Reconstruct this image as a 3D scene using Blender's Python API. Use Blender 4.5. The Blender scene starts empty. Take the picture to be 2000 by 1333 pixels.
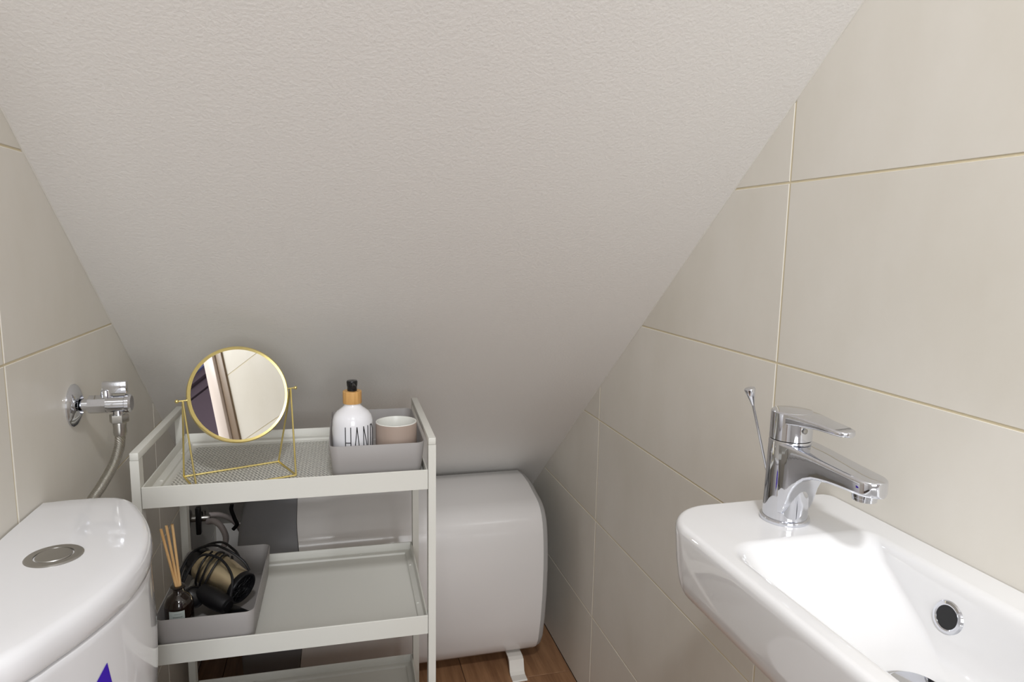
import bpy, bmesh, math, random
from mathutils import Vector, Matrix
random.seed(7)
C = bpy.context.scene.collection
scene = bpy.context.scene
PI = math.pi

# ------------------------------------------------------------------ camera
F_PX, YAW, PITCH, ROLL, EYE = 1328.93, 0.262172, 0.143921, -0.016954, 1.15
cam_data = bpy.data.cameras.new('camera')
cam = bpy.data.objects.new('camera', cam_data); C.objects.link(cam)
fwd = Vector((math.sin(YAW)*math.cos(PITCH), math.cos(YAW)*math.cos(PITCH), -math.sin(PITCH)))
rgt = Vector((math.cos(YAW), -math.sin(YAW), 0)); dwn = fwd.cross(rgt)
r2 = rgt*math.cos(ROLL) + dwn*math.sin(ROLL); d2 = -rgt*math.sin(ROLL) + dwn*math.cos(ROLL)
M = Matrix((( r2.x, -d2.x, -fwd.x, 0), (r2.y, -d2.y, -fwd.y, 0), (r2.z, -d2.z, -fwd.z, EYE), (0, 0, 0, 1)))
cam.matrix_world = M
cam_data.sensor_width = 36; cam_data.lens = F_PX/2000*36
cam_data.clip_start = 0.02; cam_data.clip_end = 50
scene.camera = cam

# ------------------------------------------------------------------ light and exposure
scene.view_settings.view_transform = 'Standard'
scene.view_settings.look = 'None'
scene.view_settings.gamma = 1
scene.view_settings.use_curve_mapping = False
scene.view_settings.exposure = 0.06
scene.cycles.sample_clamp_indirect = 0
world = bpy.data.worlds.new('world'); scene.world = world; world.use_nodes = True
world.node_tree.nodes['Background'].inputs[0].default_value = (0.75, 0.85, 1.0, 1)
world.node_tree.nodes['Background'].inputs[1].default_value = 0.35

def area(name, loc, target, sx, sy, power, col=(1, 1, 1), spread=None):
    l = bpy.data.lights.new(name, 'AREA'); l.shape = 'RECTANGLE'; l.size = sx; l.size_y = sy
    l.energy = power; l.color = col
    if spread: l.spread = spread
    o = bpy.data.objects.new(name, l); C.objects.link(o); o.location = loc
    o.rotation_euler = (Vector(target)-Vector(loc)).to_track_quat('-Z', 'Y').to_euler()
    return o
area('ceiling_lamp_light', (0.05, -0.40, 2.235), (0.05, -0.40, 0), 0.16, 0.16, 19, (0.97, 0.98, 1.0))
area('hall_fill_light', (0.0, -2.04, 1.45), (0.0, 1.0, 1.1), 1.1, 1.3, 34, (0.965, 0.985, 1.0))  # added frontal fill from the hall, not a known window

# ------------------------------------------------------------------ helpers
def tag(o, label=None, cat=None, group=None, kind=None):
    if label: o['label'] = label
    if cat: o['category'] = cat
    if group: o['group'] = group
    if kind: o['kind'] = kind
    return o

def obj(name, bm, m, parent=None, smooth=True, angle=35):
    me = bpy.data.meshes.new(name)
    bmesh.ops.recalc_face_normals(bm, faces=bm.faces)
    if smooth:
        for f in bm.faces: f.smooth = True
        for e in bm.edges:
            if len(e.link_faces) == 2 and e.calc_face_angle(0) > math.radians(angle): e.smooth = False
    bm.to_mesh(me); bm.free()
    o = bpy.data.objects.new(name, me); C.objects.link(o)
    if m: me.materials.append(m)
    if parent:
        o.parent = parent
        o.matrix_parent_inverse = parent.matrix_basis.inverted()
    return o

def thing(name, loc, label, cat, group=None, rz=0):
    o = bpy.data.objects.new(name, None); C.objects.link(o); o.empty_display_size = 0.02
    o.matrix_basis = Matrix.Translation(Vector(loc)) @ Matrix.Rotation(rz, 4, 'Z')
    tag(o, label, cat, group)
    return o

def struct(name, bm, m, **k):
    o = obj(name, bm, m, **k)
    o['kind'] = 'structure'
    return o

def add_box(bm, lo, hi, mat=None, bev=0, seg=2):
    vs = [bm.verts.new((x, y, z)) for x in (lo[0], hi[0]) for y in (lo[1], hi[1]) for z in (lo[2], hi[2])]
    q = [(0, 1, 3, 2), (4, 6, 7, 5), (0, 4, 5, 1), (2, 3, 7, 6), (0, 2, 6, 4), (1, 5, 7, 3)]
    fs = [bm.faces.new([vs[i] for i in f]) for f in q]
    if bev:
        r = bmesh.ops.bevel(bm, geom=list({e for f in fs for e in f.edges}), offset=bev, segments=seg, affect='EDGES', profile=0.5)
        vs = list({v for f in r['faces'] for v in f.verts} | {v for v in vs if v.is_valid})
    if mat is not None:
        for v in vs: v.co = mat @ v.co
    return vs

def loft(bm, loops, cap0=True, cap1=True):
    rings = [[bm.verts.new(p) for p in L] for L in loops]
    n = len(rings[0])
    for a, b in zip(rings, rings[1:]):
        for i in range(n):
            bm.faces.new((a[i], a[(i+1) % n], b[(i+1) % n], b[i]))
    if cap0: bm.faces.new(rings[0])
    if cap1: bm.faces.new(rings[-1])
    return rings

def lathe(bm, prof, center=(0, 0, 0), axis=(0, 0, 1), n=32, cap0=True, cap1=True):
    ax = Vector(axis).normalized()
    a = ax.orthogonal().normalized() if abs(ax.z) < 0.99 else Vector((1, 0, 0)); b = ax.cross(a)
    c = Vector(center)
    loops = [[c + ax*h + (a*math.cos(2*PI*i/n) + b*math.sin(2*PI*i/n))*max(r, 1e-5) for i in range(n)] for r, h in prof]
    return loft(bm, loops, cap0, cap1)

def smooth_path(pts, k=8):
    P = [Vector(p) for p in pts]; out = []
    P = [P[0]*2-P[1]] + P + [P[-1]*2-P[-2]]
    for i in range(1, len(P)-2):
        for j in range(k):
            t = j/k
            out.append(0.5*((2*P[i]) + (-P[i-1]+P[i+1])*t + (2*P[i-1]-5*P[i]+4*P[i+1]-P[i+2])*t*t + (-P[i-1]+3*P[i]-3*P[i+1]+P[i+2])*t**3))
    out.append(P[-2]); return out

def tube(bm, pts, r, n=10, k=0, ridge=None):
    P = smooth_path(pts, k) if k else [Vector(p) for p in pts]
    up = None; loops = []
    for i, p in enumerate(P):
        t = (P[min(i+1, len(P)-1)] - P[max(i-1, 0)]).normalized()
        if up is None: up = t.orthogonal().normalized()
        up = (up - t*up.dot(t)).normalized(); s = t.cross(up)
        rr = r(i/(len(P)-1)) if callable(r) else r
        if ridge: rr *= ridge(i)
        loops.append([p + (up*math.cos(2*PI*j/n) + s*math.sin(2*PI*j/n))*rr for j in range(n)])
    loft(bm, loops)

def rrect(x0, x1, y0, y1, z, rad, n=8):
    """rounded rectangle, rad = (x0y0, x1y0, x1y1, x0y1)"""
    if not isinstance(rad, (tuple, list)): rad = (rad,)*4
    cs = [(x0, y0, 1, 1, PI), (x1, y0, -1, 1, 1.5*PI), (x1, y1, -1, -1, 0), (x0, y1, 1, -1, .5*PI)]
    out = []
    for (cx, cy, sx, sy, a0), r in zip(cs, rad):
        for i in range(n+1):
            a = a0 + .5*PI*i/n
            out.append(Vector((cx+sx*r+math.cos(a)*r, cy+sy*r+math.sin(a)*r, z)))
    return out

# ------------------------------------------------------------------ materials
def lin(c):
    return tuple((x/12.92 if x <= .04045 else ((x+.055)/1.055)**2.4) for x in (v/255 for v in c)) + (1,)
def mat(name, rgb, rough=.5, metal=0, coat=0, trans=0, ior=1.45, spec=.5):
    m = bpy.data.materials.new(name); m.use_nodes = True
    p = m.node_tree.nodes['Principled BSDF']
    p.inputs['Base Color'].default_value = lin(rgb); p.inputs['Roughness'].default_value = rough
    p.inputs['Metallic'].default_value = metal; p.inputs['Coat Weight'].default_value = coat
    p.inputs['Coat Roughness'].default_value = .03
    p.inputs['Transmission Weight'].default_value = trans; p.inputs['IOR'].default_value = ior
    p.inputs['Specular IOR Level'].default_value = spec
    return m
def nodes(m): return m.node_tree.nodes, m.node_tree.links, m.node_tree.nodes['Principled BSDF']
def noise_bump(m, scale, strength, dist=.002, detail=4, stretch=None, rough=.5):
    N, L, p = nodes(m)
    tc = N.new('ShaderNodeTexCoord'); n = N.new('ShaderNodeTexNoise'); b = N.new('ShaderNodeBump')
    n.inputs['Scale'].default_value = scale; n.inputs['Detail'].default_value = detail; n.inputs['Roughness'].default_value = rough
    b.inputs['Strength'].default_value = strength; b.inputs['Distance'].default_value = dist
    src = tc.outputs['Object']
    if stretch:
        mp = N.new('ShaderNodeMapping'); mp.inputs['Scale'].default_value = stretch
        L.new(src, mp.inputs[0]); src = mp.outputs[0]
    L.new(src, n.inputs['Vector']); L.new(n.outputs[0], b.inputs['Height']); L.new(b.outputs[0], p.inputs['Normal'])
    return n
def noise_color(m, a, b, scale, stretch=(1, 1, 1), detail=5, lo=.3, hi=.7, rnd=False):
    N, L, p = nodes(m)
    tc = N.new('ShaderNodeTexCoord'); mp = N.new('ShaderNodeMapping'); n = N.new('ShaderNodeTexNoise'); r = N.new('ShaderNodeValToRGB')
    mp.inputs['Scale'].default_value = stretch
    n.inputs['Scale'].default_value = scale; n.inputs['Detail'].default_value = detail; n.inputs['Roughness'].default_value = .6
    L.new(tc.outputs['Object'], mp.inputs[0]); L.new(mp.outputs[0], n.inputs['Vector'])
    if rnd:
        oi = N.new('ShaderNodeObjectInfo'); mu = N.new('ShaderNodeMath'); mu.operation = 'MULTIPLY'; mu.inputs[1].default_value = 13
        n.noise_dimensions = '4D'; L.new(oi.outputs['Random'], mu.inputs[0]); L.new(mu.outputs[0], n.inputs['W'])
    r.color_ramp.elements[0].position = lo; r.color_ramp.elements[0].color = lin(a)
    r.color_ramp.elements[1].position = hi; r.color_ramp.elements[1].color = lin(b)
    L.new(n.outputs[0], r.inputs[0]); L.new(r.outputs[0], p.inputs['Base Color'])
    return r

m_tile = mat('beige_stone_tile', (226, 220, 211), .38, spec=.4)
noise_color(m_tile, (221, 216, 205), (232, 228, 220), 3.2, (1, 1.4, .8), 6, .3, .7, True)
noise_bump(m_tile, 30, .05, .002)
m_grout = mat('cream_grout', (222, 210, 180), .85); noise_bump(m_grout, 300, .3, .001)
m_plaster = mat('white_painted_plaster', (235, 232, 228), .55, spec=.3)
N, L, p = nodes(m_plaster)
_n = noise_bump(m_plaster, 240, .35, .0016, 3, rough=.55)
m_caulk = mat('white_sealant', (225, 221, 214), .5)
m_wood = mat('brown_wood_look_plank', (132, 92, 62), .45)
noise_color(m_wood, (124, 88, 62), (176, 134, 98), 6, (9, .8, 1), 8, .3, .72, True)
m_ceramic = mat('white_glazed_ceramic', (226, 226, 228), .07, coat=.3)
m_basin = mat('white_basin_ceramic', (231, 231, 232), .05, coat=.8)
m_chrome = mat('polished_chrome', (218, 220, 226), .045, 1)
m_dull_chrome = mat('brushed_chrome', (176, 174, 170), .28, 1)
m_white_metal = mat('off_white_powder_coated_steel', (214, 213, 206), .42)
m_grey_plastic = mat('warm_grey_plastic', (152, 148, 146), .42)
m_heater_white = mat('white_enamelled_steel', (224, 221, 219), .16, coat=.2)
m_cap_grey = mat('light_grey_moulded_plastic', (172, 170, 168), .4)
m_heater_grey = mat('grey_moulded_plastic', (126, 126, 129), .38)
m_gold = mat('pale_gold_metal', (236, 218, 146), .32, 1)
m_mirror = mat('mirror_glass', (240, 240, 236), .005, 1)
m_bottle_white = mat('glossy_white_plastic', (236, 236, 240), .16, coat=.4)
m_bamboo = mat('bamboo', (206, 158, 96), .5); noise_color(m_bamboo, (190, 140, 80), (222, 176, 112), 40, (6, 6, .4))
m_black = mat('black_plastic', (20, 20, 22), .28)
m_soft_black = mat('matt_black_plastic', (15, 14, 17), .5)
m_ink = mat('black_ink', (22, 22, 24), .4)
m_taupe = mat('taupe_stoneware', (170, 152, 140), .5)
m_cup_in = mat('cream_glaze', (226, 226, 220), .25)
m_brown_glass = mat('dark_brown_glass', (24, 13, 8), .05, coat=1)
m_reed = mat('pale_rattan', (222, 180, 124), .6); noise_color(m_reed, (206, 160, 104), (234, 196, 142), 60, (4, 4, .3))
m_paper = mat('grey_paper_label', (176, 184, 180), .6)
m_champagne = mat('champagne_metallic', (232, 216, 182), .36, 1)
m_dark_metal = mat('dark_grille', (30, 30, 32), .4, .6)
m_purple = mat('violet_vinyl', (58, 12, 176), .35)
m_rubber = mat('grey_rubber', (92, 92, 92), .6)
m_copper = mat('brass_fitting', (200, 150, 110), .35, 1)
m_clear_hose = mat('pale_plastic_hose', (196, 186, 184), .3)
m_door_frame = mat('pale_pink_beige_door_casing', (216, 202, 194), .4)
m_door_edge = mat('brown_door_edge', (132, 112, 92), .5)
m_dark_wall = mat('dark_purple_hall_wall', (70, 56, 68), .8)
m_blue_wall = mat('blue_hall_panel', (92, 96, 138), .7)
m_braid = mat('braided_steel', (200, 196, 188), .3, 1)
N, L, p = nodes(m_braid)
tc = N.new('ShaderNodeTexCoord'); wv = N.new('ShaderNodeTexWave'); wv.inputs['Scale'].default_value = 160; wv.bands_direction = 'DIAGONAL'
bp = N.new('ShaderNodeBump'); bp.inputs['Strength'].default_value = .8; bp.inputs['Distance'].default_value = .002
L.new(tc.outputs['Object'], wv.inputs[0]); L.new(wv.outputs[0], bp.inputs['Height']); L.new(bp.outputs[0], p.inputs['Normal'])

# ------------------------------------------------------------------ the room
XR, XL = 0.61, -0.363
Y0, Y1, ZC = -0.55, 2.2, 2.28
def ceil_z(x, y): return 0.986 - 0.82*(y-1.261) - 0.045*(x-XR)
y_top = lambda x: 1.261 + (0.986 - ZC - 0.045*(x-XR))/0.82

def slab(name, corners, thick_dir, m):
    bm = bmesh.new(); d = Vector(thick_dir)
    a = [bm.verts.new(c) for c in corners]; b = [bm.verts.new(Vector(c)+d) for c in corners]
    bm.faces.new(a); bm.faces.new(b); n = len(a)
    for i in range(n): bm.faces.new((a[i], a[(i+1) % n], b[(i+1) % n], b[i]))
    return struct(name, bm, m, smooth=False)

def clip(poly, f):
    out = []
    for i in range(len(poly)):
        a, b = poly[i], poly[(i+1) % len(poly)]; fa, fb = f(a), f(b)
        if fa >= 0: out.append(a)
        if (fa >= 0) != (fb >= 0):
            t = fa/(fa-fb); out.append((a[0]+(b[0]-a[0])*t, a[1]+(b[1]-a[1])*t))
    return out

def tiled_wall(name, x, sgn, zj, yj, tw, th, y_lo):
    """sgn: +1 when the room lies on the -x side"""
    back = x + sgn*0.0009
    yt = y_top(x)
    cs = [(back, y_lo, 0), (back, Y1+.05, 0), (back, Y1+.05, ceil_z(x, Y1+.05)), (back, y_lo, ceil_z(x, y_lo))]
    w = slab(name, cs, (sgn*0.10, 0, 0), m_grout)
    g = 0.0014
    k0 = math.floor((0-zj)/th); k = k0
    while zj + k*th < ZC:
        z0, z1 = max(zj+k*th, 0)+g, min(zj+(k+1)*th, ZC)-g
        j = math.floor((y_lo-yj)/tw)
        while yj + j*tw < Y1:
            a, b = max(yj+j*tw, y_lo)+g, min(yj+(j+1)*tw, Y1)-g
            poly = [(a, z0), (b, z0), (b, z1), (a, z1)]
            poly = clip(poly, lambda q: ceil_z(x, q[0]) - .001 - q[1]) if b-a > .01 and z1-z0 > .01 else []
            if len(poly) >= 3:
                bm = bmesh.new()
                cy = sum(q[0] for q in poly)/len(poly); cz = sum(q[1] for q in poly)/len(poly)
                ins = []
                for q in poly:
                    d = math.hypot(q[0]-cy, q[1]-cz); s = 1-.0012/max(d, .01)
                    ins.append((cy+(q[0]-cy)*s, cz+(q[1]-cz)*s))
                L0 = [bm.verts.new((x+sgn*.003, *q)) for q in poly]
                L1 = [bm.verts.new((x+sgn*.0007, *q)) for q in poly]
                L2 = [bm.verts.new((x, *q)) for q in ins]
                n = len(poly)
                for A, B in ((L0, L1), (L1, L2)):
                    for i in range(n): bm.faces.new((A[i], A[(i+1) % n], B[(i+1) % n], B[i]))
                bm.faces.new(L2); bm.faces.new(L0)
                o = obj('tile', bm, m_tile, w, smooth=False)
            j += 1
        k += 1
    return w
wall_right = tiled_wall('wall_right', XR, 1, 1.2375, .8222, .641, .2508, 0.1815)
wall_left = tiled_wall('wall_left', XL, -1, 1.2515, .891, .641, .2508, 0.16)

# sloped and flat ceiling
def slope_bm():
    bm = bmesh.new(); xs = (XL-.1, XR+.1)
    y1 = Y1+.05; up = Vector((0, .82, 1)).normalized()*.1
    a = [Vector((xs[0], y_top(xs[0]), ZC)), Vector((xs[1], y_top(xs[1]), ZC)), Vector((xs[1], y1, ceil_z(xs[1], y1))), Vector((xs[0], y1, ceil_z(xs[0], y1)))]
    A = [bm.verts.new(v) for v in a]; B = [bm.verts.new(v+up) for v in a]
    bm.faces.new(A); bm.faces.new(B)
    for i in range(4): bm.faces.new((A[i], A[(i+1) % 4], B[(i+1) % 4], B[i]))
    return bm
ceiling = struct('ceiling', slope_bm(), m_plaster, smooth=False)
slab('ceiling_flat', [(-1.65, -2.15, ZC), (1.65, -2.15, ZC), (1.65, y_top(XR)+.03, ZC), (-1.65, y_top(XL)+.03, ZC)], (0, 0, .1), m_plaster)
for a, b in ((-1.65, XL-.1), (XR+.1, 1.65)):
    slab('ceiling_flat', [(a, y_top(XR)+.03, ZC), (b, y_top(XR)+.03, ZC), (b, .15, ZC), (a, .15, ZC)], (0, 0, .1), m_plaster)
# sealant beads along both sides of the slope
for nm, x, s in (('trim_1', XR, -1), ('trim_2', XL, 1)):
    bm = bmesh.new(); pts = []
    for i in range(90):
        y = y_top(x) + .02 + (2.12-y_top(x)-.02)*i/89
        pts.append((x+s*random.uniform(-.0004, .0006), y, ceil_z(x, y)+random.uniform(-.0006, .0005)))
    tube(bm, pts, lambda t: .0018, 6)
    struct(nm, bm, m_caulk)

# back wall under the slope
slab('wall_back', [(XL-.05, Y1, 0), (XR+.05, Y1, 0), (XR+.05, Y1, ceil_z(XR, Y1)), (XL-.05, Y1, ceil_z(XL, Y1))], (0, .05, 0), m_plaster)

# floor: substrate with wood-look planks
floor = slab('floor', [(-1.65, -2.15, -.004), (1.65, -2.15, -.004), (1.65, .14, -.004), (XR+.1, .14, -.004), (XR+.1, Y1+.05, -.004), (XL-.1, Y1+.05, -.004), (XL-.1, .14, -.004), (-1.65, .14, -.004)], (0, 0, -.08), mat('dark_joint', (52, 38, 30), .8))
pw = .155; x = .324 - 5*pw; col = 0
while x < XR:
    a, b = max(x, XL)+.0008, min(x+pw, XR)-.0008
    ys = [Y0]; y = Y0 + .35 + .27*(col % 3)
    while y < Y1: ys.append(y); y += .9
    ys.append(Y1)
    if b-a > .01:
        for q0, q1 in zip(ys, ys[1:]):
            bm = bmesh.new(); add_box(bm, (a, q0+.0008, -.006), (b, q1-.0008, 0), bev=.0008, seg=1)
            obj('floor_plank', bm, m_wood, floor, smooth=False)
    x += pw; col += 1

# behind the camera: the doorway with its casings, and the dark hall beyond
YD = .09
dr = bpy.data.objects.new('door_1', None); C.objects.link(dr); dr['kind'] = 'structure'
for a, b in (((.594, YD, 0), (XR+.11, .1445, 1.89)), ((XL-.11, YD, 0), (XL+.012, .1595, 1.88))):
    bm = bmesh.new(); add_box(bm, a, b, bev=.004); obj('door_casing', bm, m_door_frame, dr)
bm = bmesh.new(); add_box(bm, (.604, .145, 0), (XR+.10, .1810, 1.86), bev=.001); obj('door_seal', bm, m_door_edge, dr)
# hall shell
for nm, (x0, x1), z0 in (('wall_hall_right', (XR+.1, 1.6), 0), ('wall_hall_left', (-1.6, XL-.1), 0)):
    slab(nm, [(x0, YD, z0), (x1, YD, z0), (x1, YD, ZC), (x0, YD, ZC)], (0, .05, 0), m_plaster)
slab('wall_hall_side', [(1.6, -2.1, 0), (1.6, YD, 0), (1.6, YD, ZC), (1.6, -2.1, ZC)], (.05, 0, 0), m_dark_wall)
slab('wall_hall_far', [(-1.6, -2.1, 0), (-1.6, YD, 0), (-1.6, YD, ZC), (-1.6, -2.1, ZC)], (-.05, 0, 0), m_plaster)
bm = bmesh.new()
for a, b in (((-1.6, -2.15, 0), (-.6, -2.1, ZC)), ((.6, -2.15, 0), (1.6, -2.1, ZC)), ((-.6, -2.15, 0), (.6, -2.1, .75)), ((-.6, -2.15, 2.15), (.6, -2.1, ZC))): add_box(bm, a, b)
struct('wall_hall_back', bm, m_plaster, smooth=False)
bm = bmesh.new()
for a, b in (((-.6, -2.13, .75), (-.55, -2.08, 2.15)), ((.55, -2.13, .75), (.6, -2.08, 2.15)), ((-.55, -2.13, .75), (.55, -2.08, .80)), ((-.55, -2.13, 2.10), (.55, -2.08, 2.15)), ((-.02, -2.13, .8), (.02, -2.08, 2.10))): add_box(bm, a, b)
struct('fill_light_frame', bm, m_caulk, smooth=False)  # made-up window frame, added around the unseen fill light
# dark wardrobe in the hall, seen only in the vanity mirror
wd = thing('hall_wardrobe', (1.2, -1.0, 0), 'dark purple-brown wardrobe in the hall, seen only as the dark side of the vanity mirror', 'wardrobe')
bm = bmesh.new(); add_box(bm, (1.2, -1.9, 0), (1.58, -.2, 1.93), bev=.004); obj('lower_body', bm, m_dark_wall, wd)
bm = bmesh.new(); add_box(bm, (1.22, -1.9, 1.955), (1.58, -.2, 2.06), bev=.004); add_box(bm, (1.19, -1.9, 2.0), (1.22, -.2, 2.02), bev=.004); obj('upper_body', bm, m_dark_wall, wd)
bm = bmesh.new(); add_box(bm, (1.21, -1.9, 2.062), (1.58, -.2, 2.14), bev=.004); obj('top_box', bm, m_blue_wall, wd)

# ceiling lamp: shallow round fitting behind the camera
lamp = thing('ceiling_lamp', (.05, -.40, ZC), 'round flat white ceiling lamp behind the camera', 'lamp')
bm = bmesh.new(); lathe(bm, [(.15, 0), (.15, -.02), (.145, -.026), (.0, -.026)], (.05, -.40, ZC), n=40); obj('lamp_body', bm, m_caulk, lamp)

# ------------------------------------------------------------------ toilet (cistern in view)
YT = .776
def d_loop(s, z, xs=1.0):
    """outline of the cistern, flat against the left wall, bowed to the front"""
    pts = []
    LH = .196
    xw = XL + .002
    prof = [(xw, LH-.004), (-.330, LH), (-.305, LH), (-.288, .1948), (-.274, .1905), (-.263, .1825), (-.253, .170), (-.246, .158)]
    n = 14
    arc0 = LH-.05
    full = list(prof)
    for i in range(n+1):
        dy = arc0*(1-2*i/n); full.append((-.2005 - .066*abs(dy/.19)**1.9, dy))
    full += [(x, -y) for x, y in reversed(prof)]
    return [Vector((xw+(x-xw)*s*xs, YT+y*s, z)) for x, y in full]
def tank_s(z): return .84+.162*math.sin(min(1, (z-.45)/.25)*PI/2) - max(0, z-.70)*.2
toilet = thing('toilet', (-.20, YT, 0), 'white ceramic toilet whose bowed cistern stands against the left tiled wall', 'toilet')
bm = bmesh.new()
loft(bm, [d_loop(s, z) for s, z in ((.985, .779), (.992, .7795), (.999, .782), (1.004, .787), (1.005, .793), (1.0, .800), (.985, .806), (.965, .8085), (.94, .8096), (.8, .8106), (.5, .812), (.2, .8125))])
obj('cistern_lid', bm, m_ceramic, toilet, angle=60)
bm = bmesh.new()
loft(bm, [d_loop(s, z) for s, z in [(.55, .40), (.74, .402), (.80, .41)]+[(tank_s(z), z) for z in (.45, .5, .55, .60, .65, .68, .70, .72, .74, .76, .768)]+[(tank_s(.768)-.003, .7735), (.975, .776), (.96, .7765)]])
tank = obj('cistern_tank', bm, m_ceramic, toilet, angle=60)
# bowl, seat and foot below the frame
bm = bmesh.new()
def bowl(s, z, cx=0, k=1):
    return [Vector((.0+cx+ (.205 if math.cos(a) > 0 else .17)*math.cos(a)*s*k, YT+.17*s*math.sin(a), z)) for a in (2*PI*i/40 for i in range(40))]
loft(bm, [bowl(.62, 0, -.03), bowl(.60, .03, -.03), bowl(.56, .15, -.03), bowl(.75, .27), bowl(.98, .36), bowl(1.0, .395), bowl(.97, .40)])
obj('bowl', bm, m_ceramic, toilet)
bm = bmesh.new(); loft(bm, [bowl(1.0, .402), bowl(1.02, .41), bowl(1.0, .425), bowl(.9, .43)]); obj('seat_lid', bm, m_ceramic, toilet)
bm = bmesh.new(); add_box(bm, (XL+.002, YT-.1, .0), (-.15, YT+.1, .405), bev=.02, seg=3); obj('pedestal', bm, m_ceramic, toilet)
bc = (-.2895, .783, .8105)
bm = bmesh.new(); lathe(bm, [(.0275, 0), (.0275, .0018), (.026, .003), (.0188, .003), (.0182, .0012), (.0001, .0012)], bc, n=48); fb = obj('flush_plate', bm, m_dull_chrome, toilet)
bm = bmesh.new(); lathe(bm, [(.0172, .0012), (.0172, .0026), (.0165, .0034), (.014, .0036), (.0001, .0030)], bc, n=40); obj('flush_button', bm, m_dull_chrome, fb)

# triangular violet sticker on the front of the cistern, following its bow
def tank_point(y, z, off=.0006):
    s = tank_s(z)
    dy = (y-YT)/s
    xw = XL+.002
    return Vector((xw + (-.2005-.066*abs(dy/.19)**1.9 - xw)*s + off, y, z))
bm = bmesh.new()
tri = [(.687, .7400), (.567, .665), (.698, .665)]
NS = 8; rows = []
for i in range(NS+1):
    t = i/NS; a = [tri[0][k]+(tri[1][k]-tri[0][k])*t for k in (0, 1)]; b = [tri[0][k]+(tri[2][k]-tri[0][k])*t for k in (0, 1)]
    rows.append([bm.verts.new(tank_point(a[0]+(b[0]-a[0])*j/NS, a[1]+(b[1]-a[1])*j/NS)) for j in range(NS+1)] )
for r0, r1 in zip(rows, rows[1:]):
    for j in range(NS):
        bm.faces.new((r0[j], r0[j+1], r1[j+1], r1[j]))
tag(obj('sticker', bm, m_purple, toilet), 'violet triangular sticker')

# ------------------------------------------------------------------ angle valve on the left wall
V = Vector((XL, 1.091, .906))
valve = thing('angle_valve', V, 'chrome angle valve on the left wall above the cistern, with braided hose', 'valve')
bm = bmesh.new(); lathe(bm, [(.031, 0), (.031, .002), (.028, .005), (.018, .009), (.0135, .0105), (.0125, .006)], V, (1, 0, 0), 40); obj('wall_flange', bm, m_chrome, valve)
bm = bmesh.new()
lathe(bm, [(.0085, .004), (.0085, .020), (.0125, .021)], V, (1, 0, 0), 24, cap1=False)
lathe(bm, [(.0135, .021), (.0135, .044)], V, (1, 0, 0), 8)
lathe(bm, [(.0125, .044), (.0125, .068), (.0138, .069), (.0138, .074), (.011, .0765)], V, (1, 0, 0), 28)
lathe(bm, [(.0080, 0), (.0080, -.018)], V+Vector((.0585, 0, 0)), n=20)
obj('valve_body', bm, m_chrome, valve)
bm = bmesh.new(); lathe(bm, [(.0125, -.016), (.0130, -.018), (.0130, -.026), (.0125, -.028)], V+Vector((.0585, 0, 0)), n=6); obj('hex_nut', bm, m_dull_chrome, valve, angle=20)
bm = bmesh.new()
lathe(bm, [(.0080, .009), (.0080, .016), (.0065, .021), (.004, .022)], V+Vector((.044, 0, 0)), n=20)
add_box(bm, (XL+.039, V.y-.0045, V.z+.0155), (XL+.072, V.y+.0045, V.z+.0335), bev=.002)
obj('valve_handle', bm, m_chrome, valve)
hx = V.x+.0585
bm = bmesh.new(); lathe(bm, [(.0088, -.028), (.0092, -.030), (.0088, -.036), (.0092, -.043), (.0082, -.048)], V+Vector((.0585, 0, 0)), n=20); obj('hose_ferrule', bm, m_dull_chrome, valve)
bm = bmesh.new()
tube(bm, [(hx, 1.091, .861), (hx-.001, 1.088, .843), (hx-.007, 1.078, .820), (hx-.017, 1.055, .797), (hx-.026, 1.025, .778), (hx-.029, 1.000, .750), (hx-.028, .990, .70), (hx-.020, .983, .62)], .0072, 14, 10)
obj('braided_hose', bm, m_braid, valve)

# ------------------------------------------------------------------ trolley
CO, CYAW, CW, CD = Vector((-.296, 1.095, 0)), -.0205, .460, .300
CM = Matrix.Translation(CO) @ Matrix.Rotation(CYAW, 4, 'Z')
def cl(u, v, z): return CM @ Vector((u, v, z))
cart = thing('trolley', CM @ Vector((CW/2, CD/2, 0)), 'off-white three-tier metal trolley between the toilet and the water heater', 'trolley')
PW, PD, ZT = .0125, .020, .828
for u in (0, CW-PW):
    for v in (0, CD-PD):
        bm = bmesh.new(); add_box(bm, (u, v, .07), (u+PW, v+PD, ZT-.012), CM); obj('post', bm, m_white_metal, cart, smooth=False)
        bm = bmesh.new()
        c = CM @ Vector((u+PW/2, v+PD/2, 0))
        tube(bm, [(c.x, c.y, .0695), (c.x, c.y, .05)], .005, 10); 
        add_box(bm, (c.x-.012, c.y-.010, .028), (c.x-.009, c.y+.02, .055)); add_box(bm, (c.x+.009, c.y-.010, .028), (c.x+.012, c.y+.02, .055)); add_box(bm, (c.x-.012, c.y-.010, .050), (c.x+.012, c.y+.02, .055))
        cs = obj('caster', bm, m_dull_chrome, cart)
        bm = bmesh.new(); lathe(bm, [(.020, -.008), (.0225, -.006), (.0225, .006), (.020, .008)], (c.x, c.y+.01, .0225), (1, 0, 0), 24); obj('wheel', bm, m_rubber, cs)
    bm = bmesh.new(); add_box(bm, (u, 0, ZT-.0119), (u+PW, CD, ZT), CM, bev=.0012, seg=2); obj('handle_bar', bm, m_white_metal, cart)

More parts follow.
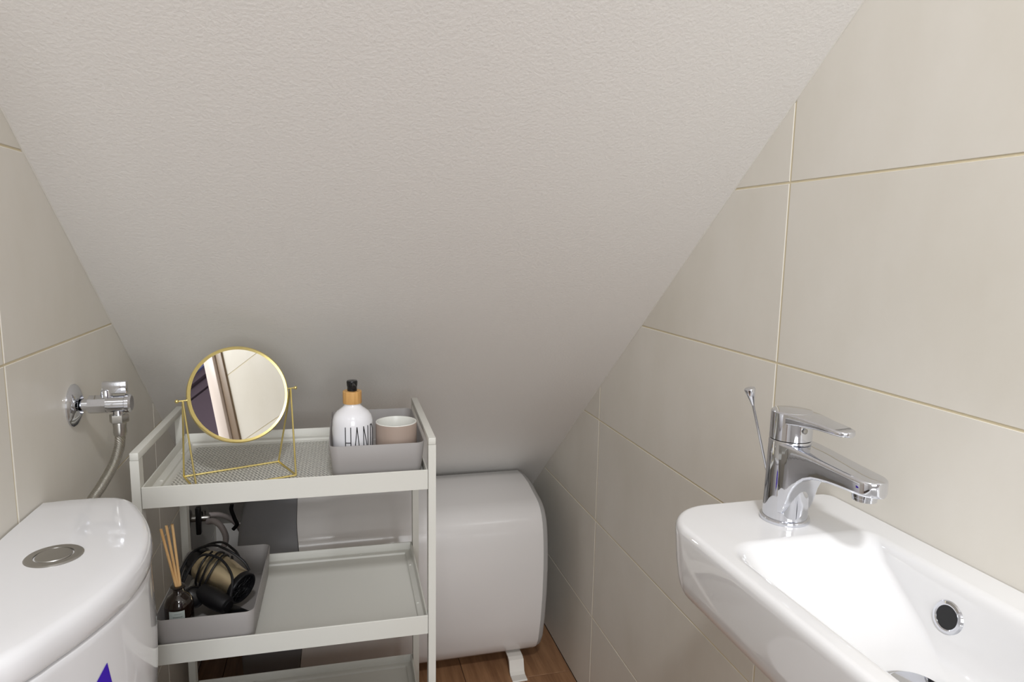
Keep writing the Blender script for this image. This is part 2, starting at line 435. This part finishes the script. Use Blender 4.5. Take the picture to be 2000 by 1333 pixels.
def tray(ztop, mesh):
    """pressed sheet tray: outer lip, floor 21 mm below the rim, soft inner step"""
    u0, u1, v0, v1 = PW+.0008, CW-PW-.0008, .001, CD-.001
    zf = ztop-.021; H = .033
    bm = bmesh.new()
    def R(i, z, r): return [CM @ p for p in rrect(u0+i, u1-i, v0+i, v1-i, z, r, 3)]
    rings = [R(.0015, ztop-H, .0005), R(0, ztop-H, .001), R(0, ztop-.0006, .001), R(.0006, ztop, .001), R(.0020, ztop, .001), R(.0025, ztop-.0008, .001),
             R(.0030, zf+.007, .001), R(.0045, zf+.0055, .002), R(.012, zf+.005, .003), R(.0135, zf+.0042, .003), R(.0145, zf+.0008, .003), R(.016, zf, .003)]
    if mesh: rings.append(R(.024, zf, .002))
    loft(bm, rings, False, not mesh)
    t = obj('tray', bm, m_white_metal, cart, angle=30)
    mod = t.modifiers.new('thickness', 'SOLIDIFY'); mod.thickness = .0006; mod.offset = 0
    if mesh:
        # perforated sheet of real round-cornered holes, as one part
        bm = bmesh.new(); i0 = .024
        a0, a1, b0, b1 = u0+i0, u1-i0, v0+i0, v1-i0
        p = .0062; nx = int((a1-a0)/p); ny = int((b1-b0)/(p*.87)); px = (a1-a0)/nx; py = (b1-b0)/ny
        for iy in range(ny):
            for ix in range(nx):
                cx = a0+px*(ix+.5); cy = b0+py*(iy+.5)
                o8 = [(-.5, -.5), (0, -.5), (.5, -.5), (.5, 0), (.5, .5), (0, .5), (-.5, .5), (-.5, 0)]
                sh = .18*px if iy % 2 else -.18*px
                ov = [bm.verts.new(CM @ Vector((cx+a*px, cy+b*py, zf))) for a, b in o8]
                iv = [bm.verts.new(CM @ Vector((cx+sh+.0018*math.cos(t), cy+.0018*math.sin(t), zf))) for t in (PI*(1.25+.25*k) for k in range(8))]
                for k in range(8): bm.faces.new((ov[k], ov[(k+1) % 8], iv[(k+1) % 8], iv[k]))
        mm = obj('perforated_sheet', bm, m_white_metal, t, smooth=False); mm['kind'] = 'stuff'
    for u, v in ((u0+.010, .075), (u1-.010, .075), (u0+.010, .225), (u1-.010, .225), (.12, v1-.006), (CW-.12, v1-.006)):
        bm = bmesh.new(); lathe(bm, [(.0032, 0), (.003, .0014), (.0016, .0024), (.0001, .0026)], CM @ Vector((u, v, zf+.0045)), n=14); obj('screw', bm, m_white_metal, t)
    return t
Z1, Z2, Z3 = .773, .513, .253
tray(Z1, True); tray(Z2, False); tray(Z3, False)
F1, F2 = Z1-.021+.0003+.0002, Z2-.021+.0005

# ------------------------------------------------------------------ grey storage boxes
def storage_box(u0, u1, v0, v1, zb, h, label, tp):
    c = CM @ Vector(((u0+u1)/2, (v0+v1)/2, zb))
    t = thing('storage_box', c, label, 'box', 'grey open storage boxes on the trolley')
    bm = bmesh.new()
    def R(i, z, r): return [CM @ p for p in rrect(u0+i, u1-i, v0+i, v1-i, z, r, 6)]
    loft(bm, [R(tp+.006, zb, .008), R(tp+.001, zb+.001, .013), R(tp-.0005, zb+.005, .014), R(.0005, zb+h-.0005, .014), R(.0008, zb+h, .014), R(.0020, zb+h, .013), R(.0022, zb+h-.0005, .013),
              R(tp+.0015, zb+.006, .012), R(tp+.003, zb+.0028, .010), R(tp+.008, zb+.002, .006)])
    obj('box_shell', bm, m_grey_plastic, t, angle=50)
    return t
storage_box(.287, .4445, .016, .262, F1, .0635, 'grey plastic box on the top tier holding the soap bottle and the taupe cup', .007)
storage_box(.0150, .1665, .005, .262, F2, .0595, 'grey plastic box on the middle tier holding the hair dryer and the reed diffuser', .005)
BF1, BF2 = F1+.0023, F2+.0023

# ------------------------------------------------------------------ soap bottle
bx, by = .0325, 1.170
sb = thing('soap_bottle', (bx, by, BF1), 'white soap pump bottle with bamboo collar and black lettering, in the upper grey box', 'bottle')
bm = bmesh.new()
R0 = .0342
lathe(bm, [(R0-.004, 0), (R0-.001, .001), (R0, .004), (R0, .080), (R0-.0006, .090), (R0-.003, .098), (R0-.008, .1045), (R0-.014, .109), (.0165, .112), (.0138, .115), (.0132, .1175), (.0132, .1195)], (bx, by, BF1), n=56)
obj('bottle_body', bm, m_bottle_white, sb, angle=60)
bm = bmesh.new(); lathe(bm, [(.0155, .1185), (.0158, .119), (.0158, .139), (.0152, .1398), (.008, .1400)], (bx, by, BF1), n=40); obj('collar', bm, m_bamboo, sb)
bm = bmesh.new()
lathe(bm, [(.0082, .1398), (.0080, .146), (.0088, .1500), (.0092, .1555), (.0084, .1575), (.0001, .1580)], (bx, by, BF1), n=32)
q = Vector((bx, by, BF1+.1535)); d = Vector((.12, -1, -.10)).normalized()
tube(bm, [q+d*.004, q+d*.014, q+d*.022+Vector((0, 0, -.0015))], .0034, 12)
obj('pump_head', bm, m_black, sb)
def letter_strokes(s):
    return {'H': [((-1, 0), (-1, 1)), ((1, 0), (1, 1)), ((-1, .42), (1, .42))],
            'A': [((-1, 0), (0, 1)), ((1, 0), (0, 1)), ((-.68, .26), (.68, .26))],
            'N': [((-1, 0), (-1, 1)), ((-1, 1), (1, 0)), ((1, 0), (1, 1))],
            'D': [((-1, 0), (-1, 1)), ((-1, 1), (-.2, 1)), ((-.2, 1), (.9, .8)), ((.9, .8), (1, .5)), ((1, .5), (.9, .2)), ((.9, .2), (-.2, 0)), ((-.2, 0), (-1, 0))]}[s]
bm = bmesh.new()
for ch, ang in (('H', -15), ('A', 10), ('N', 37), ('D', 64)):
    for (a, b) in letter_strokes(ch):
        pts = []
        for i in range(9):
            t = i/8; lx = a[0]+(b[0]-a[0])*t; lz = a[1]+(b[1]-a[1])*t
            th = math.radians(ang + lx*7.6)
            th += 0.0
            pts.append((bx+math.sin(th)*(R0+.00005), by-math.cos(th)*(R0+.00005), BF1+.038+lz*.046))
        tube(bm, pts, .00075, 6)
tag(obj('lettering', bm, m_ink, sb), 'tall thin black letters HAND')

# ------------------------------------------------------------------ taupe cup
cx, cy = .1060, 1.163
cup = thing('cup', (cx, cy, BF1), 'taupe stoneware cup with white inside, right of the soap bottle', 'cup')
bm = bmesh.new(); r = .0352; h = .0845
lathe(bm, [(r-.006, 0), (r-.003, .001), (r-.0018, .004), (r, .02), (r, h-.0012)], (cx, cy, BF1), n=56, cap1=False); 
obj('cup_wall', bm, m_taupe, cup, angle=60)
bm = bmesh.new()
lathe(bm, [(r, h-.0012), (r-.0004, h), (r-.0026, h), (r-.0032, h-.002), (r-.0036, .012), (r-.008, .006), (.001, .005)], (cx, cy, BF1), n=56, cap0=False)
obj('cup_inside', bm, m_cup_in, cup, angle=60)

# ------------------------------------------------------------------ vanity mirror
MC = Vector((-.1495, 1.180, .8935)); MR = .0800; yw = math.radians(22.4)
e = Vector((math.cos(yw), math.sin(yw), 0)); TILT = math.radians(17.9)
fn = Vector((math.sin(yw), -math.cos(yw), 0)); n0 = (fn*math.cos(TILT) + Vector((0, 0, 1))*math.sin(TILT)).normalized()
upv = e.cross(n0) if e.cross(n0).z > 0 else n0.cross(e)
zb = Z1-.021+.0022
vm = thing('vanity_mirror', (MC.x, MC.y, zb), 'round gold-framed vanity mirror on a wire stand, on the top tier', 'mirror')
def circle(c, r, off, n=64): return [c + n0*off + (e*math.cos(2*PI*i/n)+upv*math.sin(2*PI*i/n))*r for i in range(n)]
bm = bmesh.new()
loft(bm, [circle(MC, MR-.0052, .0035), circle(MC, MR-.0015, .0045), circle(MC, MR, .0035), circle(MC, MR, -.0045), circle(MC, MR-.001, -.0055), circle(MC, MR-.006, -.0055), circle(MC, .02, -.0065)], False, True)
obj('mirror_frame', bm, m_gold, vm)
bm = bmesh.new(); loft(bm, [circle(MC, MR-.0050, .0030), circle(MC, MR-.0050, .0034)], True, True); obj('mirror_glass', bm, m_mirror, vm, smooth=False)
BL, BR, FR, FL = [Vector((a, b, zb)) for a, b in ((-.2425, 1.193), (-.096, 1.243), (-.0625, 1.162), (-.2085, 1.1135))]
for s, (pb, pf) in ((-1, (BL, FL)), (1, (BR, FR))):
    piv = MC + e*s*(MR+.006)
    for foot in (pb, pf):
        bm = bmesh.new(); tube(bm, [piv, foot], .0015, 8); obj('stand_wire', bm, m_gold, vm)
    bm = bmesh.new(); tube(bm, [pb, pf], .0017, 8); obj('base_wire', bm, m_gold, vm)
    bm = bmesh.new(); tube(bm, [MC+e*s*(MR-.001), MC+e*s*(MR+.013)], .0013, 8); kn = obj('pivot', bm, m_gold, vm)
    bm = bmesh.new(); bmesh.ops.create_uvsphere(bm, u_segments=16, v_segments=10, radius=.0031, matrix=Matrix.Translation(MC+e*s*(MR+.0145))); obj('knob', bm, m_gold, kn)
for a, b in ((BL, BR), (FL, FR)):
    bm = bmesh.new(); tube(bm, [a, b], .0017, 8); obj('base_wire', bm, m_gold, vm)

# ------------------------------------------------------------------ reed diffuser bottle and its reeds
dx, dy = -.2500, 1.143
df = thing('diffuser_bottle', (dx, dy, BF2), 'dark brown glass diffuser bottle with pale label, in the lower grey box', 'bottle')
bm = bmesh.new()
lathe(bm, [(.017, 0), (.021, .002), (.0222, .006), (.0222, .058), (.0214, .066), (.0175, .0735), (.0110, .0785), (.0080, .0815), (.0074, .088), (.0110, .0895), (.0118, .0915), (.0100, .093), (.0058, .093), (.0056, .075), (.012, .066), (.018, .05), (.018, .006), (.001, .005)], (dx, dy, BF2), n=48)
obj('bottle_glass', bm, m_brown_glass, df, angle=60)
bm = bmesh.new(); NP = 12; g = []
for i in range(NP+1):
    th = math.radians(-30+62*i/NP)
    g.append([bm.verts.new((dx+math.sin(th)*.0224, dy-math.cos(th)*.0224, BF2+z)) for z in (.026, .0585)])
for a, b in zip(g, g[1:]): bm.faces.new((a[0], b[0], b[1], a[1]))
lb = tag(obj('paper_label', bm, m_paper, df), 'pale grey paper label')
bm = bmesh.new()
for row, z, a0, a1 in ((0, .0535, -8, 20), (1, .0480, -14, 24)):
    n = 9
    for i in range(n):
        th0 = math.radians(a0+(a1-a0)*i/n); th1 = math.radians(a0+(a1-a0)*(i+.6)/n); hh = random.uniform(.0010, .0018)*(1 if row else .6)
        vs = [bm.verts.new((dx+math.sin(t)*.0225, dy-math.cos(t)*.0225, BF2+zz)) for t, zz in ((th0, z), (th1, z), (th1, z+hh), (th0, z+hh))]
        bm.faces.new(vs)
obj('label_print', bm, m_ink, lb, smooth=False)
for i, ((tx, ty, tz), (qx, qy), lab) in enumerate((((-.2685, 1.136, .6885), (.0015, .002), 'leftmost of the three pale reed sticks standing in the diffuser bottle'),
                                     ((-.2612, 1.139, .6925), (.0048, -.002), 'middle one of the three pale reed sticks standing in the diffuser bottle'),
                                     ((-.2540, 1.146, .6915), (.0075, .003), 'rightmost of the three pale reed sticks standing in the diffuser bottle'))):
    nk = Vector((dx-.0028+.0028*i, dy+(-.001, .0, .002)[i], BF2+.093)); top = Vector((tx, ty, tz)); d = (nk-top).normalized()
    bm = bmesh.new(); tube(bm, [top, nk, nk+d*.07], .0021, 10)
    tag(obj('reed_stick', bm, m_reed), lab, 'reed', 'reeds in the diffuser bottle')

# ------------------------------------------------------------------ hair dryer
HB = Vector((-.232, 1.262, .564)); HN = Vector((-.1655, 1.208, .542)); ha = (HN-HB).normalized(); HL = (HN-HB).length
hd = thing('hair_dryer', (-.20, 1.22, BF2), 'champagne and black folding hair dryer wrapped in its cord, in the lower grey box', 'hair dryer')
bm = bmesh.new()
lathe(bm, [(.021, -.004), (.0265, .0), (.030, .012), (.0315, .03), (.031, .05), (.0285, .07), (.0270, HL)], HB, ha, 48); obj('barrel', bm, m_champagne, hd)
bm = bmesh.new()
lathe(bm, [(.0275, HL-.001), (.0285, HL+.001), (.0285, HL+.008), (.0272, HL+.0095), (.0245, HL+.009), (.0240, HL+.001), (.001, HL+.001)], HB, ha, 48)
oz = obj('nozzle_ring', bm, m_black, hd)
bm = bmesh.new(); a = ha.orthogonal().normalized(); b = ha.cross(a); c = HN+ha*.005
for k in range(6):
    t = PI*k/6; v = a*math.cos(t)+b*math.sin(t); tube(bm, [c-v*.024, c+v*.024], .0009, 6)
for rr in (.009, .017):
    tube(bm, [c+(a*math.cos(2*PI*i/24)+b*math.sin(2*PI*i/24))*rr for i in range(25)], .0009, 6)
obj('grille', bm, m_dark_metal, oz)
bm = bmesh.new(); lathe(bm, [(.0255, -.003), (.0262, -.012), (.022, -.022), (.012, -.026), (.001, -.027)], HB, ha, 40); obj('rear_cap', bm, m_black, hd)
h0, h1 = Vector((-.226, 1.202, .543)), Vector((-.184, 1.170, .530))
bm = bmesh.new(); tube(bm, [h0, h0.lerp(h1, .25), h0.lerp(h1, .5), h0.lerp(h1, .75), h1, h1+(h1-h0).normalized()*.008], lambda t: (.014+.003*math.sin(PI*min(t*1.1, 1))) if t < .95 else .010, 20, 4); obj('handle', bm, m_soft_black, hd)
bm = bmesh.new(); lathe(bm, [(.015, -.020), (.0185, -.016), (.0190, .002), (.0165, .006), (.0150, .004), (.0110, .0065), (.001, .007)], (-.2375, 1.192, .5385), (.35, -.80, .48), 32); obj('hinge', bm, m_black, hd)
# cord: several loops over the barrel
bm = bmesh.new()
def around(f, ph, rr):
    c = HB+ha*HL*f; a = ha.orthogonal().normalized(); u = (Vector((0, 0, 1))-ha*ha.z).normalized(); w = ha.cross(u)
    return c + (u*math.cos(ph)+w*math.sin(ph))*rr
pts = []
for k in range(3):
    for i in range(10):
        ph = 2*PI*i/10
        pts.append(around(.12+.13*k+.012*i + .10*math.sin(ph+.6), ph, .0345+.002*math.sin(3*ph+k)))
tube(bm, pts, .0019, 8, 5)
pts = [(-.262, 1.215, .520), (-.268, 1.240, .555), (-.250, 1.262, .588), (-.215, 1.255, .602), (-.185, 1.235, .598), (-.160, 1.226, .580), (-.150, 1.224, .562)]
tube(bm, pts, .0023, 8, 8)
pts = [(-.262, 1.19, .505), (-.262, 1.21, .545), (-.235, 1.235, .590), (-.200, 1.222, .592), (-.176, 1.195, .572), (-.176, 1.178, .545), (-.186, 1.165, .515)]
tube(bm, pts, .0022, 8, 8)
pts = [(-.258, 1.24, .50), (-.267, 1.262, .54), (-.245, 1.285, .580), (-.205, 1.275, .598), (-.178, 1.25, .592), (-.168, 1.235, .585)]
tube(bm, pts, .0022, 8, 8)
pts = [(-.225, 1.165, .4985), (-.205, 1.150, .4985), (-.19, 1.135, .4985), (-.17, 1.132, .499), (-.155, 1.150, .4985), (-.158, 1.19, .4985)]
tube(bm, pts, .0023, 8, 8)
obj('cord', bm, m_soft_black, hd)
bm = bmesh.new()
CMn = Matrix.Translation((-.1660, 1.186, .5035)) @ Matrix.Rotation(-.75, 4, 'Z')
add_box(bm, (-.030, -.012, -.004), (.024, .012, .004), CMn, bev=.0028)
cn = obj('concentrator_nozzle', bm, m_black)
tag(cn, 'flat black nozzle lying under the front end of the hair dryer', 'nozzle')

# ------------------------------------------------------------------ horizontal water heater
HP = [(1.72, .040), (1.680, .0410), (1.655, .047), (1.634, .064), (1.616, .095), (1.600, .16), (1.590, .23), (1.586, .31), (1.588, .350), (1.592, .385), (1.597, .410), (1.604, .430), (1.614, .447), (1.627, .460), (1.643, .469), (1.662, .4745), (1.70, .481), (1.74, .489), (1.80, .492), (1.85, .489),
      (1.90, .455), (1.95, .412), (2.00, .360), (2.03, .30), (2.045, .22), (2.03, .13), (2.00, .08), (1.95, .055), (1.88, .042), (1.80, .040)]
def hprof(x, s=1.0, dx=0):
    cy0, cz0 = 1.80, .27
    return [Vector((x if not callable(x) else x(z), cy0+(y-cy0)*s, cz0+(z-cz0)*s)) for y, z in HP]
seam = lambda z: -.079 - .016*((z-.29)/.22)**2
heater = thing('water_heater', (.155, 1.8, 0), 'large white horizontal water heater on the floor under the slope, behind the trolley', 'water heater')
bm = bmesh.new(); loft(bm, [hprof(seam, 1.0), hprof(0.0), hprof(.2), hprof(.4), hprof(.519), hprof(.521, .998)], True, True); obj('heater_shell', bm, m_heater_white, heater, angle=40)
bm = bmesh.new(); loft(bm, [hprof(.5212, .996), hprof(.523, .992), hprof(.531, .980), hprof(.535, .965), hprof(.5365, .93)]); tag(obj('end_cap', bm, m_cap_grey, heater, angle=50), 'grey right end cap')
bm = bmesh.new(); loft(bm, [hprof(lambda z: seam(z)-.0012, .996), hprof(-.12, .994), hprof(-.19, .985), hprof(-.214, .975), hprof(-.222, .95), hprof(-.224, .90)]); tag(obj('end_cap', bm, m_heater_grey, heater, angle=50), 'grey left end cap, wide band')
for x0 in (.444, -.06):
    bm = bmesh.new()
    w = .040
    prof = [(1.82, .0400), (1.66, .0400), (1.640, .0395), (1.628, .036), (1.618, .008), (1.610, .0030), (1.588, .0030), (1.586, 0), (1.614, 0), (1.624, .005), (1.635, .028), (1.645, .0355), (1.66, .0362), (1.82, .0362)]
    A = [bm.verts.new((x0, y, z)) for y, z in prof]; B = [bm.verts.new((x0+w, y, z)) for y, z in prof]
    bm.faces.new(A); bm.faces.new(B)
    for i in range(len(A)): bm.faces.new((A[i], A[(i+1) % len(A)], B[(i+1) % len(A)], B[i]))
    add_box(bm, (x0, 1.90, 0), (x0+w, 1.93, .05))
    obj('foot_bracket', bm, m_caulk, heater, smooth=False)
for yy, zz in ((1.70, .115), (1.76, .115)):
    bm = bmesh.new(); lathe(bm, [(.008, -.20+.0), (.008, .0), (.0065, .003), (.0065, .02)], (-.222, yy, zz), (-1, 0, 0), 16) if False else lathe(bm, [(.008, 0), (.008, .018), (.0105, .019), (.0105, .030)], (-.205, yy, zz), (-1, 0, 0), 16)
    obj('pipe_fitting', bm, m_copper, heater)

# water connection on the left wall behind the trolley
wv_ = Vector((XL, 1.82, .432))
wc = thing('stop_valve', wv_, 'small dark stop valve with pale looping hoses, low on the left wall behind the trolley', 'valve')
bm = bmesh.new(); lathe(bm, [(.024, 0), (.022, .004), (.012, .007)], wv_, (1, 0, 0), 28); obj('wall_flange', bm, m_dull_chrome, wc)
bm = bmesh.new(); lathe(bm, [(.009, .004), (.009, .045), (.007, .05)], wv_, (1, 0, 0), 16); lathe(bm, [(.006, 0), (.006, .02)], wv_+Vector((.035, 0, 0)), (0, 0, 1), 12); obj('valve_body', bm, m_dull_chrome, wc)
bm = bmesh.new(); add_box(bm, (XL+.020, 1.79, .398), (XL+.032, 1.81, .470), bev=.003); obj('valve_handle', bm, m_black, wc)
bm = bmesh.new(); tube(bm, [(-.318, 1.81, .425), (-.300, 1.80, .428), (-.282, 1.79, .415), (-.272, 1.785, .385), (-.285, 1.78, .355), (-.315, 1.77, .342), (-.345, 1.76, .338)], .0075, 12, 8); obj('hose', bm, m_clear_hose, wc)
bm = bmesh.new(); tube(bm, [(-.318, 1.83, .435), (-.29, 1.84, .428), (-.262, 1.85, .405), (-.243, 1.86, .365), (-.236, 1.86, .31), (-.232, 1.85, .24), (-.240, 1.80, .16), (-.245, 1.76, .12)], .0065, 12, 8); obj('hose', bm, m_clear_hose, wc)
bm = bmesh.new(); tube(bm, [(-.262, 1.84, .455), (-.264, 1.84, .44), (-.257, 1.84, .415), (-.252, 1.84, .398), (-.262, 1.84, .385)], .005, 8, 6)
tag(obj('power_cable', bm, m_soft_black), 'short black cable hanging beside the grey end of the water heater', 'cable')

# ------------------------------------------------------------------ washbasin
RZ = .839
basin = thing('washbasin', (.485, .455, RZ-.12), 'small white ceramic washbasin fixed to the right tiled wall', 'washbasin')
X1 = XR-.0008
YA, YB = .204, .706
def ob(i, z, r=.064, wr=.012):
    # outer loop, corners: front-near, wall-near, wall-far, front-far
    return rrect(.3718+i, X1, YA+i, YB-i, z, (max(r-i, .01), wr, wr, max(r-i, .01)), 12)
def ib(x0, x1, y0, y1, z, r, rw=None):
    rw = rw or r
    return rrect(x0, x1, y0, y1, z, (r, rw, rw, r), 12)
bm = bmesh.new()
rings = [ob(.092, .690, .05), ob(.076, .694), ob(.056, .716), ob(.038, .7355), ob(.0255, .7435), ob(.0165, .7495), ob(.0105, .7570), ob(.0072, .7655), ob(.0050, .777), ob(.0025, .796), ob(.0008, .816), ob(0, .827), ob(.0002, .8315), ob(.0012, .8350), ob(.0030, .8375), ob(.0052, .8387), ob(.0080, .839)]
rings += [ib(.3890, .5775, .246, .5990, .839, .036, .022), ib(.3925, .5740, .249, .5955, .8385, .035, .021), ib(.3958, .5710, .252, .5920, .8372, .034, .020), ib(.3983, .5688, .255, .5885, .8352, .033, .020),
          ib(.4002, .5670, .258, .5840, .8322, .032, .020), ib(.4017, .5655, .261, .5780, .8280, .031, .020),
          ib(.4040, .5635, .265, .568, .8205, .030, .018), ib(.4080, .5610, .272, .545, .804, .030, .020), ib(.4150, .5560, .285, .522, .788, .034, .026), ib(.4240, .5480, .300, .503, .776, .034, .030), ib(.436, .537, .32, .485, .7695, .034, .032), ib(.452, .522, .35, .455, .7665, .03, .03), ib(.470, .500, .385, .415, .7655, .014, .014)]
loft(bm, rings)
bs = obj('basin_body', bm, m_basin, basin, angle=75)
wn = bs.modifiers.new('weighted', 'WEIGHTED_NORMAL'); wn.keep_sharp = True; wn.weight = 60
# overflow ring on the wall-side slope and drain with pop-up cap
on = Vector((-1, 0, .22)).normalized(); oc = Vector((.5612, .474, .804))
bm = bmesh.new(); lathe(bm, [(.0155, -.004), (.0160, .0008), (.0148, .0026), (.0124, .0030), (.0112, .0024), (.0108, .0008)], oc, on, 44, True, False); ov = obj('overflow_ring', bm, m_chrome, basin)
bm = bmesh.new(); lathe(bm, [(.0112, .0019), (.0001, .0017)], oc, on, 32); obj('overflow_dark_disc', bm, m_black, ov)  # flat black disc, the shade inside the overflow put in as colour
dc = Vector((.485, .432, .7660))
bm = bmesh.new(); lathe(bm, [(.032, 0), (.032, .0015), (.029, .0032), (.024, .0026), (.0235, .006), (.021, .0080), (.001, .0092)], dc, n=48); obj('drain', bm, m_chrome, basin)

# ------------------------------------------------------------------ tap
TX, TY = .503, .6435
tap = thing('basin_tap', (TX, TY, RZ), 'chrome single-lever mixer tap on the far end of the washbasin', 'tap')
dirv = Vector((.155, -.988, 0)).normalized(); side = Vector((-dirv.y, dirv.x, 0))
def tp(s, w, z): return Vector((TX, TY, 0)) + dirv*s + side*w + Vector((0, 0, z))
bm = bmesh.new(); lathe(bm, [(.0272, .0002), (.0277, .002), (.0272, .0042), (.0260, .0050), (.024, .0052)], (TX, TY, RZ), n=56); obj('base_ring', bm, m_chrome, tap)
bm = bmesh.new()
lathe(bm, [(.0248, .004), (.0245, .02), (.0238, .06), (.0231, .094), (.0225, .0955)], (TX, TY, RZ), n=64)
# spout: sections along its length with an arched underside flowing from the column
def lerp_tab(tab, s):
    for (a, va), (b, vb) in zip(tab, tab[1:]):
        if s <= b: return va+(vb-va)*(s-a)/(b-a)
    return tab[-1][1]
top_t = [(0, .0945), (.02, .0937), (.04, .0918), (.06, .0893), (.08, .0868), (.10, .0845), (.13, .0822)]
bot_t = [(0, .010), (.016, .014), (.020, .026), (.024, .040), (.030, .0515), (.038, .0600), (.050, .0655), (.065, .0675), (.085, .0678), (.10, .0672), (.13, .0668)]
wid_t = [(0, .0225), (.02, .0225), (.05, .0205), (.08, .0190), (.12, .0175)]
loops = []
S_END = .121
ss = [.004, .010, .015, .018, .021, .024, .028, .033, .04, .05, .06, .07, .08, .09, .098] + [S_END-.0175+.0175*math.sin(PI/2*t/8) for t in range(1, 9)]
for s in ss:
    wv2 = lerp_tab(wid_t, s)
    k = (s-(S_END-.0175))/.0175
    if k > 0: wv2 *= math.sqrt(max(1-k*k, .0004))
    zt, zb2 = lerp_tab(top_t, s), lerp_tab(bot_t, s)
    # round the underside across the width near the column
    rr = min(.0035, wv2*.45)
    L = []
    pr = rrect(-wv2, wv2, zb2, zt, 0, rr, 4)
    loops.append([tp(s, p.x, RZ+p.y) for p in pr])
loft(bm, loops)
obj('tap_body', bm, m_chrome, tap, angle=40)
ac = tp(S_END-.0205, 0, RZ)
bm = bmesh.new(); lathe(bm, [(.0122, .0680), (.0122, .0625), (.0116, .0620), (.0116, .0590), (.0100, .0585), (.0098, .0605), (.001, .0605)], ac, n=40); obj('aerator', bm, m_chrome, tap)
# lever: cap cylinder and flat blade
bm = bmesh.new()
lathe(bm, [(.0222, .0960), (.0230, .0966), (.0229, .116), (.0228, .1270), (.0214, .1286), (.012, .1294), (.001, .1296)], (TX, TY, RZ), n=64)
loops = []
LE = .080
for s in [.0, .012, .024, .034, .045, .055, .065, .075] + [LE-.013+.013*math.sin(PI/2*t/6) for t in range(0, 7)]:
    wv2 = lerp_tab([(0, .0215), (.02, .0195), (.045, .0150), (.08, .0128), (.12, .0125)], s)
    k = (s-(LE-.013))/.013
    if k > 0: wv2 *= math.sqrt(max(1-k*k, .0009))
    zt = lerp_tab([(0, .1285), (.024, .1280), (.05, .1258), (.075, .1235), (.12, .1215)], s)
    th = lerp_tab([(0, .014), (.024, .0105), (.05, .0070), (.075, .0055), (.12, .0060)], s)
    loops.append([tp(s, p.x, RZ+p.y) for p in rrect(-wv2, wv2, zt-th, zt, 0, min(.0024, wv2*.45), 4)])
loft(bm, loops)
lv = obj('lever', bm, m_chrome, tap, angle=40)
bm = bmesh.new(); c = tp(.0236, -.004, RZ+.110); lathe(bm, [(.0032, -.001), (.0032, .0006), (.0018, .0012), (.0001, .0012)], c, dirv, 20); obj('indicator_screw', bm, m_dull_chrome, lv)
# pop-up lift rod behind the column
bm = bmesh.new(); r0 = Vector((.514, .6775, RZ+.001)); r1 = Vector((.4715, .681, .985))
tube(bm, [r0, r1], .0016, 12)
obj('lift_rod', bm, m_chrome, tap)
bm = bmesh.new(); d = (r1-r0).normalized(); lathe(bm, [(.0018, -.020), (.0026, -.016), (.0040, -.010), (.0064, -.0005), (.0060, .0008), (.001, .0012)], r1, d, 28); obj('rod_knob', bm, m_chrome, tap)
